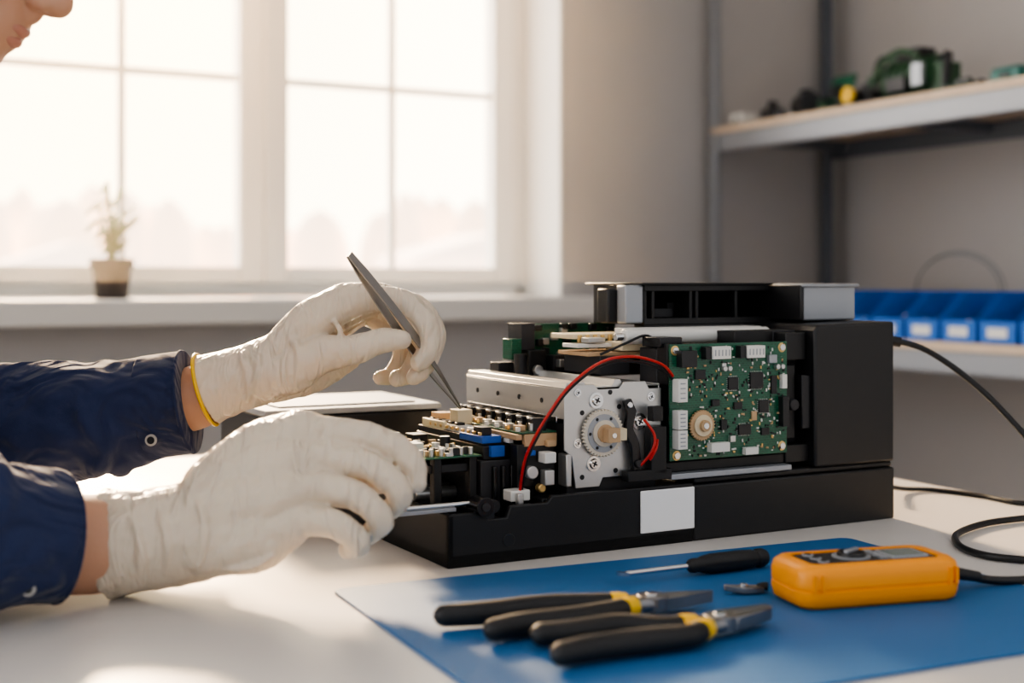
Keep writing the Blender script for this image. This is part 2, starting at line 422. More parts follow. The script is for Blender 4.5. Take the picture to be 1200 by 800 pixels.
# ------------------------------------------------------------------ printer
pr = empty('disassembled_printer', ROOM)
b = MB()   # tray on the left: floor, walls with steps and notches
b.bx((0, 0, 0), (.262, .30, .012), M_black)
b.prism([(0, 0, 0), (.262, 0, 0), (.262, 0, .056), (.105, 0, .056), (.100, 0, .050), (.062, 0, .050), (.058, 0, .040), (.040, 0, .040), (.036, 0, .047), (0, 0, .047)], (0, .006, 0), M_black)
b.prism([(0, 0, 0), (0, .30, 0), (0, .30, .058), (0, .12, .058), (0, .11, .047), (0, 0, .047)], (.006, 0, 0), M_black)
b.bx((0, .294, 0), (.262, .30, .075), M_black)
b.bx((.05, .006, .012), (.054, .30, .04), M_black)
b.build('base_tray', pr, bevel=.0012)
b = MB()
b.bx((.262, 0, 0), (.523, .31, .054), M_black); b.bx((.266, .004, .054), (.523, .31, .0605), M_black)
b.build('base_housing', pr, bevel=.002)
b = MB(); b.bx((.200, -.0022, .013), (.262, -.0002, .053), M_label); b.build('label_plate', pr, bevel=.001)
b = MB()
b.prism([(.4143, 0, .0605), (.523, 0, .0605), (.523, 0, .208), (.419, 0, .206), (.4143, 0, .200)], (0, .27, 0), M_black)
b.build('side_tower', pr, bevel=.003, bseg=3)
b = MB()
b.bx((.384, .03, .06), (.4143, .25, .200), M_dark)
b.bx((.386, .012, .17), (.412, .03, .198), M_black); b.bx((.388, .014, .09), (.400, .03, .165), M_black)
b.bx((.402, .006, .10), (.4143, .03, .155), M_black2); b.cyl((.393, .014, .125), (.393, .006, .125), .006, M_dark)
b.bx((.384, .010, .066), (.4143, .03, .084), M_black)
b.build('tower_inner_panel', pr, bevel=.001)
b = MB()
u0, u1, v0, v1 = .273, .446, .10, .20
b.bx((u0, v0, .240), (u1, v1, .247), M_black); b.bx((u0, v0, .205), (u1, v1, .212), M_black); b.bx((u0, v1-.005, .205), (u1, v1, .247), M_black)
for u in (u0, u0+.010, u0+.058, u0+.066, u0+.118, u1-.008): b.bx((u, v0+.001, .21), (u+.004, v1, .242), M_black)
b.bx((u0+.05, v0+.03, .212), (u0+.066, v1, .228), M_dark); b.bx((u0-.005, v0-.004, .2465), (u1, v1+.01, .2490), M_black)
b.bx((u0+.012, v0+.02, .212), (u0+.05, v0+.05, .222), M_dark); b.bx((u0, v0, .198), (u1+.03, v0+.02, .205), M_black)
b.build('top_carriage_housing', pr, bevel=.001)
b = MB(); b.bx((.4406, .05, .2085), (.515, .22, .2465), M_gray); b.bx((.4376, .046, .244), (.518, .225, .2480), M_gray); b.bx((.437, .0475, .2085), (.4415, .2, .247), M_black)
b.bx((.250, .10, .207), (.272, .118, .2465), M_gray); b.bx((.240, .118, .207), (.272, .14, .243), M_black)
b.build('metal_end_boxes', pr, bevel=.002)
b = MB(); b.cyl((.225, .066, .195), (.405, .066, .195), .0075, M_wplas); b.cyl((.215, .066, .195), (.225, .066, .195), .004, M_chrome)
b.bx((.236, .074, .188), (.405, .10, .203), M_wplas); b.build('platen_roller', pr, bevel=.0008)
b = MB()
b.bx((.19, .104, .192), (.272, .150, .197), M_cream); b.bx((.185, .088, .184), (.245, .118, .188), M_wplas); b.bx((.19, .075, .176), (.262, .135, .180), M_tan)
b.bx((.20, .07, .158), (.235, .14, .176), M_dark); b.bx((.225, .068, .181), (.262, .10, .190), M_cream); b.bx((.196, .084, .189), (.215, .10, .194), M_steel)
for k in range(7): b.bx((.195+k*.009, .102, .1885), (.199+k*.009, .106, .1965), M_gold)
b.build('print_head_slats', pr, bevel=.0006)
b = MB()
b.bx((.187, .20, .150), (.302, .203, .205), M_pcb)
for k in range(22): b.box((random.uniform(.192, .30), .197, random.uniform(.155, .202)), (.008, .006, .007), random.choice([M_chip, M_steel, M_chip, M_dark]))
b.bx((.176, .17, .15), (.196, .21, .178), M_black); b.bx((.172, .18, .178), (.188, .21, .206), M_dark); b.bx((.176, .185, .198), (.2, .20, .204), M_black2)
b.bx((.205, .17, .15), (.24, .19, .172), M_dark); b.bx((.16, .18, .168), (.172, .20, .190), M_pcb)
b.bx((.24, .15, .15), (.31, .2, .17), M_dark)
b.cyl((.165, .17, .152), (.165, .17, .175), .007, M_black); b.cyl((.182, .166, .158), (.182, .160, .158), .005, M_steel); b.bx((.15, .19, .152), (.17, .21, .165), M_dark)
b.bx((.208, .162, .160), (.225, .17, .168), M_steel); b.bx((.228, .158, .156), (.238, .168, .175), M_dark)
b.build('rear_circuit_board', pr, bevel=.0006)
b = MB()
b.bx((.128, .018, .122), (.1295, .222, .150), M_steel)
b.bx((.128, .018, .150), (.235, .222, .1515), M_steel)
b.prism([(.128, .018, .150), (.131, .018, .156), (.150, .018, .156), (.153, .018, .151)], (0, .204, 0), M_steel)
b.prism([(.180, .018, .151), (.184, .018, .1575), (.190, .018, .1575), (.194, .018, .151)], (0, .204, 0), M_steel)
b.bx((.2335, .018, .12), (.235, .222, .152), M_steel)
b.bx((.128, .2205, .06), (.235, .222, .15), M_steel)
b.bx((.1265, .03, .118), (.128, .215, .124), M_chrome)
for k in range(4): b.cyl((.1282, .06+k*.045, .137), (.1270, .06+k*.045, .137), .0025, M_dark, seg=14)
b.build('steel_channel', pr, bevel=.0006)
b = MB()
b.prism([(.126, .016, .094), (.126, .016, .148), (.131, .016, .154), (.158, .016, .154), (.163, .016, .149), (.186, .016, .149), (.192, .016, .155), (.216, .016, .155), (.220, .016, .148), (.234, .016, .148), (.234, .016, .060), (.205, .016, .060), (.200, .016, .066), (.168, .016, .066), (.164, .016, .058), (.138, .016, .058), (.134, .016, .088)], (0, -.0018, 0), M_steel)
b.build('side_plate', pr, bevel=.0005)
b = MB()
b.screw((.160, .0142, .139), .0052, .0016, M_chrome, M_dark); b.screw((.208, .0142, .117), .0055, .0016, M_chrome, M_dark); b.screw((.157, .0142, .080), .005, .0016, M_chrome, M_dark)
b.screw((.222, .0142, .140), .003, .001, M_chrome, M_dark); b.screw((.140, .0142, .147), .0025, .001, M_chrome, M_dark); b.screw((.140, .0142, .100), .003, .001, M_chrome, M_dark)
for p in ((.176, .146), (.186, .132), (.145, .128), (.228, .128), (.182, .072), (.145, .068)): b.cyl((p[0], .0145, p[1]), (p[0], .0138, p[1]), .0024, M_chip, seg=14)
b.build('plate_screws', pr)
b = MB()
b.gear((.165, .012, .1085), .0225, .004, M_gearp, 40, .0018); b.cyl((.165, .008, .1085), (.165, .0074, .1085), .0180, M_gray); b.cyl((.165, .0076, .1085), (.165, .0055, .1085), .0125, M_gearp); b.cyl((.165, .0056, .1085), (.165, .0035, .1085), .0085, M_tan)
for k in range(6):
    a = k*math.pi/3; b.cyl((.165+.0152*math.cos(a), .0075, .1085+.0152*math.sin(a)), (.165+.0152*math.cos(a), .0070, .1085+.0152*math.sin(a)), .0016, M_chip, seg=10)
b.box((.168, -.001, .1075), (.013, .010, .013), M_tan); b.box((.179, .001, .1075), (.010, .007, .011), M_cream); b.cyl((.168, -.006, .1075), (.168, -.0065, .1075), .0025, M_chrome, seg=12)
b.build('drive_gear', pr, bevel=.0004)
b = MB()
b.prism([(.186, .010, .138), (.194, .010, .140), (.200, .010, .128), (.196, .010, .112), (.203, .010, .098), (.206, .010, .075), (.196, .010, .070), (.194, .010, .095), (.187, .010, .108), (.190, .010, .126)], (0, -.005, 0), M_black2)
b.cyl((.192, .006, .134), (.192, .003, .134), .003, M_chrome); b.box((.222, .006, .09), (.018, .012, .045), M_black); b.cyl((.202, .006, .078), (.202, .002, .078), .004, M_dark)
b.box((.219, .002, .125), (.012, .01, .014), M_black); b.box((.212, .006, .067), (.05, .012, .010), M_black)
b.build('release_lever', pr, bevel=.0008)
PV = .004
b = MB(); b.bx((.237, PV, .078), (.3805, PV+.0016, .190), M_pcb)
b.bx((.238, PV+.0016, .078), (.3805, .03, .0795), M_dark)
b.build('main_circuit_board', pr)
b = MB()
def comp(u, z, w, h, t, m): b.bx((u-w/2, PV-t, z-h/2), (u+w/2, PV+.0002, z+h/2), m)
for u in (.288, .330):
    comp(u-.009, .181, .010, .012, .008, M_chip); comp(u+.004, .181, .022, .012, .010, M_wplas)
    for k in range(5): comp(u-.004+k*.0042, .181, .0014, .006, .0104, M_gray)
for z, h in ((.146, .022), (.118, .018), (.099, .018)):
    comp(.2455, z, .011, h, .010, M_wplas)
    for k in range(4): comp(.2455, z-h*.32+k*h*.21, .006, .0012, .0104, M_gray)
comp(.292, .089, .022, .009, .008, M_wplas); comp(.332, .083, .016, .007, .006, M_wplas)
comp(.374, .120, .008, .030, .007, M_chip); comp(.374, .150, .006, .014, .005, M_wplas)
comp(.341, .152, .016, .016, .0022, M_chip); comp(.312, .150, .012, .012, .002, M_chip); comp(.350, .126, .012, .012, .002, M_chip); comp(.363, .147, .007, .018, .002, M_chip)
comp(.318, .128, .010, .007, .002, M_chip); comp(.326, .104, .015, .010, .0025, M_chip); comp(.352, .101, .010, .007, .002, M_chip); comp(.272, .160, .012, .009, .0022, M_chip)
comp(.254, .176, .018, .016, .009, M_chip); comp(.360, .173, .010, .008, .004, M_gray)
comp(.300, .110, .007, .010, .003, M_chip); comp(.310, .096, .006, .006, .004, M_steel); comp(.338, .117, .006, .009, .002, M_tan); comp(.290, .132, .009, .006, .003, M_chip); comp(.300, .168, .005, .005, .003, M_steel)
for u, z, w, h in ((.341, .152, .016, .016), (.312, .150, .012, .012), (.350, .126, .012, .012), (.326, .104, .015, .010)):
    for k in range(6):
        for s_ in (-1, 1):
            comp(u+s_*(w/2+.0008), z-h*.4+k*h*.16, .0014, .0008, .0006, M_steel); comp(u-w*.4+k*w*.16, z+s_*(h/2+.0008), .0008, .0014, .0006, M_steel)
for _ in range(380):
    u, z = random.uniform(.256, .377), random.uniform(.081, .187)
    if (u-.273)**2+(z-.111)**2 < .017**2: continue
    w, h = random.choice([(.0022, .0012), (.0012, .0022), (.003, .0018), (.0016, .003)])
    comp(u, z, w, h, .001, random.choice([M_chip, M_tan, M_steel, M_wplas, M_gold, M_chip, M_chip]))
for u in (.300, .306, .366, .372): b.cyl((u, PV, .165), (u, PV-.005, .165), .0025, M_steel, seg=14)
for u, z in ((.243, .184), (.374, .184), (.374, .085), (.245, .083)):
    b.cyl((u, PV, z), (u, PV-.0005, z), .0048, M_gold, seg=20); b.cyl((u, PV, z), (u, PV-.0022, z), .0032, M_chrome, seg=20)
b.build('board_components', pr, bevel=.0002, bseg=1)
b = MB()
b.gear((.273, PV-.001, .111), .0150, .003, M_tan, 30, .0012); b.cyl((.273, PV-.004, .111), (.273, PV-.006, .111), .0105, M_cream); b.cyl((.273, PV-.006, .111), (.273, PV-.010, .111), .0055, M_tan); b.cyl((.273, PV-.0101, .111), (.273, PV-.0106, .111), .003, M_chrome)
b.build('idler_gear', pr, bevel=.0003)
b = MB()
b.bx((.236, -.0, .0605), (.384, .05, .066), M_gray); b.bx((.236, .012, .066), (.384, .05, .076), M_black); b.bx((.240, .03, .066), (.384, .06, .185), M_dark)
b.bx((.24, .012, .150), (.252, .03, .19), M_black); b.bx((.335, .03, .185), (.384, .06, .200), M_black); b.bx((.236, .018, .186), (.262, .05, .196), M_black2)
b.build('board_bracket', pr, bevel=.001)
b = MB()
b.bx((.088, .03, .1095), (.127, .205, .111), M_pcb); b.bx((.084, .03, .104), (.090, .205, .109), M_tan)
for k in range(8):
    v = .042+k*.021
    b.box((.112, v, .1165), (.014, .012, .012), M_chip); b.box((.112, v+.0095, .114), (.010, .004, .006), M_gold); b.box((.105, v, .1225), (.003, .008, .002), M_steel)
    b.box((.096, v+.004, .1135), (.008, .010, .005), random.choice([M_tan, M_cream, M_steel])); b.cyl((.104, v-.004, .111), (.104, v-.004, .118), .0022, M_steel, seg=10)
    b.box((.0905, v-.003, .113), (.003, .005, .004), random.choice([M_chip, M_wplas, M_gold]))
b.bx((.092, .028, .098), (.126, .034, .109), M_tan)
b.build('sensor_strip', pr, bevel=.0004)
b = MB()
b.bx((.055, .045, .012), (.125, .21, .085), M_dark); b.bx((.085, .03, .06), (.125, .045, .10), M_black); b.bx((.060, .05, .085), (.120, .20, .098), M_black)
for k in range(6): b.bx((.066+k*.009, .040, .03), (.070+k*.009, .046, .08), M_black2)
b.bx((.100, .010, .012), (.128, .03, .052), M_black); b.bx((.072, .018, .050), (.092, .034, .060), M_wplas); b.bx((.076, .012, .048), (.082, .018, .058), M_steel)
b.bx((.132, .02, .012), (.232, .2, .118), M_dark); b.bx((.02, .02, .012), (.05, .05, .030), M_dark)
b.bx((.128, .014, .060), (.134, .03, .09), M_steel); b.box((.112, .022, .088), (.012, .014, .010), M_wplas); b.box((.11, .018, .070), (.010, .010, .014), M_steel)
b.cyl((.095, .026, .075), (.095, .018, .075), .006, M_steel); b.cyl((.105, .026, .060), (.105, .018, .060), .004, M_gold); b.box((.118, .026, .100), (.010, .006, .006), M_tan); b.box((.098, .028, .092), (.008, .006, .005), M_blue)
b.cyl((.012, .10, .05), (.055, .10, .05), .006, M_steel); b.cyl((.012, .04, .034), (.055, .04, .034), .004, M_steel)
b.build('inner_mechanism', pr, bevel=.001)
b = MB()
b.bx((.062, .055, .098), (.084, .20, .104), M_dark); b.bx((.060, .052, .100), (.080, .100, .1065), M_blue); b.bx((.066, .115, .104), (.082, .195, .110), M_wplas); b.bx((.062, .14, .104), (.066, .19, .112), M_cream)
b.bx((.066, .045, .088), (.080, .056, .098), M_blue); b.bx((.072, .128, .110), (.088, .146, .124), M_cream); b.bx((.070, .165, .110), (.084, .185, .118), M_tan)
b.bx((.084, .045, .100), (.089, .20, .104), M_wplas); b.bx((.064, .060, .1065), (.074, .078, .114), M_chip); b.bx((.066, .085, .1065), (.076, .096, .111), M_wplas)
for k in range(10): b.bx((.0615, .06+k*.012, .1065), (.0640, .064+k*.012, .1095), M_gold)
for k in range(5): b.bx((.068, .120+k*.014, .110), (.076, .128+k*.014, .1125), M_chip)
b.build('ribbon_connectors', pr, bevel=.0004)
b = MB()
b.bx((-.010, .045, .0895), (.056, .20, .091), M_pcb)
for _ in range(120):
    u, v = random.uniform(-.006, .052), random.uniform(.05, .195); h = random.choice([.002, .003, .005, .007])
    b.box((u, v, .091+h/2), (random.choice([.002, .004, .007]), random.choice([.002, .004, .007]), h), random.choice([M_chip, M_steel, M_wplas, M_tan, M_chip, M_gold]))
for k in range(6): b.cyl((-.002+k*.010, .052, .091), (-.002+k*.010, .052, .098), .0022, M_steel, seg=12)
b.bx((.0, .09, .091), (.018, .11, .099), M_wplas); b.bx((.03, .14, .091), (.045, .16, .101), M_chip)
b.cyl((.04, .09, .091), (.04, .09, .104), .005, M_chip, seg=16); b.cyl((.04, .09, .104), (.04, .09, .1045), .0045, M_steel, seg=16); b.cyl((.02, .16, .091), (.02, .16, .102), .004, M_gray, seg=16)
b.build('sensor_circuit_board', pr, bevel=.0003, bseg=1)
b = MB()
b.bx((.010, .05, .012), (.018, .06, .0895), M_black); b.bx((.046, .05, .012), (.054, .06, .0895), M_black); b.bx((.010, .18, .012), (.018, .19, .0895), M_black)
b.bx((.046, .18, .012), (.054, .19, .0895), M_black); b.bx((.008, .055, .075), (.054, .19, .083), M_dark); b.bx((.018, .10, .012), (.05, .18, .06), M_dark)
b.build('board_supports', pr, bevel=.001)
b = MB()
b.cyl((-.045, .012, .0535), (.040, .012, .0535), .0022, M_chrome); b.bx((-.045, .008, .048), (.012, .022, .0515), M_gray)
b.cyl((.034, -.006, .052), (.034, .014, .052), .0085, M_black2); b.bx((.026, .0, .040), (.046, .014, .052), M_black); b.cyl((.048, .004, .05), (.048, .012, .05), .006, M_black)
b.cyl((.034, -.0062, .052), (.034, -.0075, .052), .004, M_dark); b.cyl((.06, -.001, .02), (.06, 0, .02), .006, M_chip)
b.build('latch_arm', pr, bevel=.0008)
b = MB()
b.tube([(.238, .0, .160), (.222, -.004, .172), (.190, -.004, .180), (.155, -.004, .176), (.120, -.006, .156), (.098, -.004, .130), (.086, .004, .105), (.082, .012, .085), (.082, .02, .058)], .0014, M_red, seg=8)
b.tube([(.240, .004, .157), (.222, .0, .168), (.190, .0, .1755), (.156, .0, .172), (.122, -.002, .152), (.101, .0, .127), (.089, .006, .103), (.085, .014, .083), (.085, .022, .058)], .0014, M_cable, seg=8)
b.tube([(.206, .002, .120), (.214, -.004, .105), (.211, -.004, .09), (.202, .004, .075)], .0014, M_red, seg=8)
b.tube([(.220, .0, .10), (.214, -.006, .092), (.210, -.002, .082)], .0014, M_red, seg=8)
b.tube([(.262, .06, .19), (.24, .05, .197), (.222, .055, .19), (.2, .07, .178)], .0013, M_cable, seg=8)
b.build('wires', pr)
TM = Matrix.Translation((-.065, .305, 0))
b = MB(); b.bx((0, 0, 0), (.20, .17, .108), M_black); b.build('paper_tray_body', pr, TM, bevel=.003)
b = MB(); b.bx((-.002, -.002, .108), (.202, .172, .1145), M_gray); b.bx((.02, .02, .1145), (.18, .15, .1165), M_gray); b.build('paper_tray_lid', pr, TM, bevel=.002)
b = MB(); b.bx((.06, -.006, .05), (.14, -.0002, .07), M_black2); b.build('paper_tray_grip', pr, TM, bevel=.002)

# ------------------------------------------------------------------ cables
E = empty('power_cable', BASE)
b = MB(); b.tube([(.410, 1.445, .187), (.452, 1.44, .175), (.50, 1.41, .135), (.545, 1.37, .075), (.568, 1.32, .025), (.60, 1.27, .005), (.63, 1.10, .004), (.62, .95, .004)], .0033, M_cable, seg=10, n=8); b.build('cord', E)
b = MB(); b.cyl((.398, 1.446, .188), (.424, 1.444, .184), .0055, M_cable); b.build('strain_relief', E)
E = empty('data_cable', BASE)
b = MB(); b.tube([(.42, 1.50, .02), (.46, 1.56, .006), (.50, 1.57, .003), (.54, 1.53, .003), (.565, 1.48, .003), (.60, 1.46, .003)], .0028, M_cable, seg=10, n=8); b.build('cord', E)

# ------------------------------------------------------------------ mat
ma = math.atan2(.2158, .469)
MM = Matrix.Translation((-.146, 1.0675, Z0+.0002)) @ Matrix.Rotation(ma, 4, 'Z')
b = MB(); w, d, r, t = .518, .37, .012, .0022
pts = []
for cx, cy, a0 in ((w-r, -r, 0), (r, -r, 90), (r, -d+r, 180), (w-r, -d+r, 270)):
    for k in range(7):
        a = math.radians(a0+k*15); pts.append((cx+r*math.cos(a), cy+r*math.sin(a), 0))
b.prism(pts, (0, 0, t), M_mat); b.build('blue_work_mat', M=MM, bevel=.0006)
MZ = .0026

# ------------------------------------------------------------------ pliers
def pliers(name, piv, tip, ha, hb, kind):
    E = empty(name, BASE @ Matrix.Translation((piv[0], piv[1], MZ)))
    P = Vector((0, 0, .0095)); T = Vector((tip[0]-piv[0], tip[1]-piv[1], 0)); d = T.normalized(); n = Vector((-d.y, d.x, 0)); L = T.length
    for q, (h, s_) in enumerate(((ha, 1), (hb, -1))):
        H = Vector((h[0]-piv[0], h[1]-piv[1], .0095)); hd = (H-P); 
        p1 = P-d*.012+n*s_*.006
        c1 = p1-d*.03+n*s_*.007
        side = Vector((-hd.y, hd.x, 0)).normalized(); side = side if side.dot(n) > 0 else -side
        c2 = P+hd*.55+side*s_*.007
        b = MB(); b.tube([p1+d*.008, p1-d*.006, p1-d*.020+n*s_*.003], [.0055, .0055, .0060], M_toolsteel, seg=16); b.build('shank_%d' % (q+1), E)
        b = MB(); b.tube([p1-d*.006, p1-d*.013+n*s_*.002, p1-d*.018+n*s_*.003], [.0070, .0078, .0078], M_yellow, seg=20); b.build('collar_%d' % (q+1), E)
        b = MB(); b.tube([p1-d*.017+n*s_*.003, c1, c2, P+hd*.82, H], [.0080, .0082, .0092, .0090, .0082], M_rubber, seg=20, n=8, round_end=True, flat=.95); b.build('grip_%d' % (q+1), E)
    b = MB(); b.cyl(P-Vector((0, 0, .0055)), P+Vector((0, 0, .0055)), .0115, M_toolsteel, seg=32); b.cyl(P, P+Vector((0, 0, .0068)), .0045, M_chrome, seg=24); b.build('pivot', E, bevel=.0008)
    for s_ in (1, -1):
        b = MB(); q = .0095 if kind == 'long' else .012; e = .0015 if kind == 'long' else .005
        p = [P-d*.006+n*s_*.0004, P+d*.006+n*s_*q, P+T*.45+n*s_*q*.85, P+T*.93+n*s_*e, P+T+n*s_*e*.5, P+T+n*s_*.0004]
        b.prism([v_-Vector((0, 0, .005)) for v_ in p], (0, 0, .010 if kind != 'long' else .009), M_toolsteel)
        b.build('jaw_%d' % (1 if s_ > 0 else 2), E, bevel=.0012)
pliers('needle_nose_pliers', (.104, .983), (.152, 1.004), (-.048, .943), (-.012, .905), 'long')
pliers('combination_pliers', (.1455, .925), (.186, .955), (.020, .893), (.032, .846), 'combo')

# ------------------------------------------------------------------ screwdriver
a_, e_ = Vector((.086, 1.079)), Vector((.220, 1.149)); L = (e_-a_).length; an = math.atan2(e_.y-a_.y, e_.x-a_.x)
E = empty('screwdriver', BASE @ Matrix.Translation((a_.x, a_.y, MZ+.0085)) @ Matrix.Rotation(an, 4, 'Z'))
b = MB(); b.cyl((.008, 0, 0), (L*.5, 0, 0), .0022, M_chrome, seg=16); b.prism([(0, -.0025, -.0004), (.010, -.0022, -.002), (.010, .0022, -.002), (0, .0025, -.0004)], (0, 0, .003), M_chrome); b.build('shaft', E)
b = MB(); R = []
for x, r in ((.46, .0035), (.475, .0055), (.50, .0062), (.53, .0058), (.56, .0072), (.62, .0085), (.80, .0085), (.90, .0078), (.915, .0066), (.93, .0066), (.94, .0080), (.975, .0080), (1, .0062)):
    R.append([(x*L, r*(1-(.06 if k % 4 < 2 and .56 < x < .9 else 0))*math.cos(2*math.pi*k/32), r*(1-(.06 if k % 4 < 2 and .56 < x < .9 else 0))*math.sin(2*math.pi*k/32), ) for k in range(32)])
b.rings(R, M_rubber); b.build('handle', E)

# ------------------------------------------------------------------ multimeter
E = empty('multimeter', BASE @ Matrix.Translation((.2765, 1.038, MZ)) @ Matrix.Rotation(math.radians(16), 4, 'Z') @ Matrix.Diagonal((.97, .97, .93, 1)))
def rrect(hx, hy, r, z, off=(0, 0)):
    o = []
    for cx, cy, a0 in ((hx-r, hy-r, 0), (-hx+r, hy-r, 90), (-hx+r, -hy+r, 180), (hx-r, -hy+r, 270)):
        for k in range(8):
            a = math.radians(a0+k*90/7); o.append((cx+r*math.cos(a)+off[0], cy+r*math.sin(a)+off[1], z))
    return o
b = MB()
b.rings([rrect(.066, .027, .012, 0), rrect(.071, .031, .015, .003), rrect(.0725, .0325, .016, .010), rrect(.0725, .0325, .016, .0145), rrect(.0715, .0315, .015, .0152), rrect(.0715, .0315, .015, .0165), rrect(.0725, .0325, .016, .0172), rrect(.0725, .0325, .016, .026), rrect(.071, .031, .015, .032), rrect(.066, .027, .012, .0355), rrect(.058, .022, .008, .0355), rrect(.0575, .0215, .008, .0325)], M_orange)
for x in (-.062, -.055, .058, .064): b.box((x, -.0322, .022), (.0025, .0022, .014), M_orange)
b.build('holster', E, angle=50)
b = MB(); b.rings([rrect(.0570, .0210, .007, .0318, (.0, 0)), rrect(.0565, .0205, .007, .0348)], M_dark); b.build('face_panel', E, bevel=.0005)
b = MB(); b.rings([rrect(.0175, .0145, .003, .0347, (.034, 0)), rrect(.017, .014, .003, .0360, (.034, 0))], M_gray)
b.rings([rrect(.0145, .0115, .002, .0359, (.034, 0)), rrect(.0145, .0115, .002, .0364, (.034, 0))], M_lcd); b.build('display', E)
b = MB(); b.cyl((-.012, 0, .0348), (-.012, 0, .0362), .0155, M_gray); b.cyl((-.012, 0, .0360), (-.012, 0, .0395), .0120, M_black, .0110); b.box((-.012, 0, .0402), (.020, .004, .003), M_gray, (0, 0, .6)); b.build('rotary_dial', E, bevel=.0006)
b = MB()
for y in (-.012, -.004, .004, .012): b.box((.0095, y, .0355), (.007, .0055, .0022), M_gray)
for y in (-.013, 0, .013):
    b.cyl((-.044, y, .0347), (-.044, y, .0362), .0048, M_gray); b.cyl((-.044, y, .0360), (-.044, y, .0366), .0030, M_black)
b.build('buttons', E, bevel=.0004)
b = MB(); b.cyl((.071, 0, .016), (.084, 0, .015), .0085, M_black, .0055); b.cyl((.084, 0, .015), (.108, .002, .010), .0055, M_rubber, .0045); b.build('lead_plug', E)
b = MB(); b.tube([(.104, .002, .010), (.118, .006, .006), (.140, .006, .0035), (.19, .015, .0)], .0038, M_cable, seg=10)
b.build('test_leads', E)
E = empty('test_lead_cord', BASE)
b = MB(); b.tube([(.60, 1.40, .004), (.53, 1.375, .004), (.48, 1.345, .004), (.437, 1.295, .004), (.420, 1.25, .004), (.418, 1.21, .004), (.435, 1.18, .004), (.48, 1.165, .004), (.56, 1.17, .004)], .0034, M_cable, seg=10, n=8); b.build('cord', E)
E = empty('crocodile_clip', BASE @ Matrix.Translation((.186, 1.050, MZ+.004)) @ Matrix.Rotation(math.radians(8), 4, 'Z'))
b = MB()
for s_ in (1, -1): b.prism([(-.018, s_*.0015, -.001), (-.004, s_*.006, -.003), (.014, s_*.004, -.003), (.014, 0, -.003), (-.018, 0, -.001)], (0, 0, .0045), M_tan if s_ > 0 else M_toolsteel)
b.cyl((-.002, 0, -.0035), (-.002, 0, .004), .003, M_chrome); b.tube([(.010, 0, .0), (.014, .001, .001), (.018, .0, .001)], .0035, M_cable, seg=10); b.build('clip', E, bevel=.0005)

# ------------------------------------------------------------------ technician
tech = empty('technician', BASE)
def hand(name, org, s, chains, cuff, M_=M_glove, vox=.0014, rim=None, folds=()):
    b = MB()
    def cv(p): return Vector((org[0]+p[0]*s, org[1]+p[2]*s, org[2]+p[1]*s))
    for ch in cuff: b.tube([cv(p) for p in ch], [p[3]*s for p in ch], M_, seg=28, n=6, round_end=True)
    for ch in chains: b.tube([cv(p) for p in ch], [p[3]*s for p in ch], M_, seg=20, n=6, round_end=True, round_start=True)
    # creases standing proud of the loose glove skin
    for ch in folds: b.tube([cv(p) for p in ch], [p[3]*s for p in ch], M_, seg=10, n=5, round_end=True, round_start=True)
    o = b.build(name, tech, remesh=vox, sm=5, disp=((.0038, .022),))
    if rim:
        p, q, r, m, th = rim; c = cv(p); d = (cv(q)-c).normalized(); x = d.cross(Vector((0, 1, 0))).normalized(); y = d.cross(x)
        b = MB(); b.tube([c+(x*math.cos(a*math.pi/16)+y*math.sin(a*math.pi/16))*r*s for a in range(33)], th, m, seg=10, n=1); b.build(name+'_rim', tech)
    return o
SA = .000813
A_ch = [
 [(-85,-30,5,30),(-38,18,0,27),(0,44,0,23),(32,52,0,18)], [(-85,-30,20,30),(-32,22,22,27),(42,52,22,17.5)],
 [(-85,-32,35,28),(-30,12,44,25),(32,45,44,16.5)], [(-85,-35,45,26),(-35,5,60,22),(18,33,62,15.5)],
 [(-85,-42,0,28),(-55,-32,-10,28),(-18,-14,-22,22),(18,-8,-30,17.5),(50,2,-33,14.5),(74,3,-32,12)],
 [(-85,-46,15,27),(-45,-40,22,25),(0,-20,35,19)],
 [(32,52,0,17.5),(72,46,-4,14.5),(98,24,-8,15),(104,-4,-10,13),(93,-24,-12,11)],
 [(42,52,22,17),(86,40,22,14.5),(107,10,20,14.5),(99,-26,12,12.5),(86,-41,6,10.5)],
 [(32,45,44,16),(74,25,44,14.5),(90,-5,42,13.5),(78,-38,34,12),(63,-45,26,10.5)],
 [(18,33,62,14.5),(55,10,62,13),(66,-17,60,12),(54,-42,52,11),(41,-46,44,10)]]
A_cuff = [[(-163,-58,20,43),(-146,-52,20,40),(-125,-46,20,38.5),(-95,-36,20,38),(-50,-12,22,33)]]
A_fold = [[(-118,-12,-8,2),(-108,-30,-17,5),(-104,-50,-18,5),(-108,-70,-8,2)], [(-96,-6,-6,2),(-84,-26,-16,5),(-82,-48,-18,4),(-88,-64,-10,2)],
          [(-64,14,-12,2),(-50,0,-28,4.5),(-44,-18,-36,4),(-46,-36,-34,2)], [(-10,30,-18,2),(2,14,-28,4),(6,0,-42,3),(4,-16,-46,2)]]
hand('gloved_hand_left', (-.1626, 1.26, .1931), SA, A_ch, A_cuff, rim=((-163,-58,20), (-130,-48,20), 43.5, M_yellow, .0018), folds=A_fold)
SB = .000671
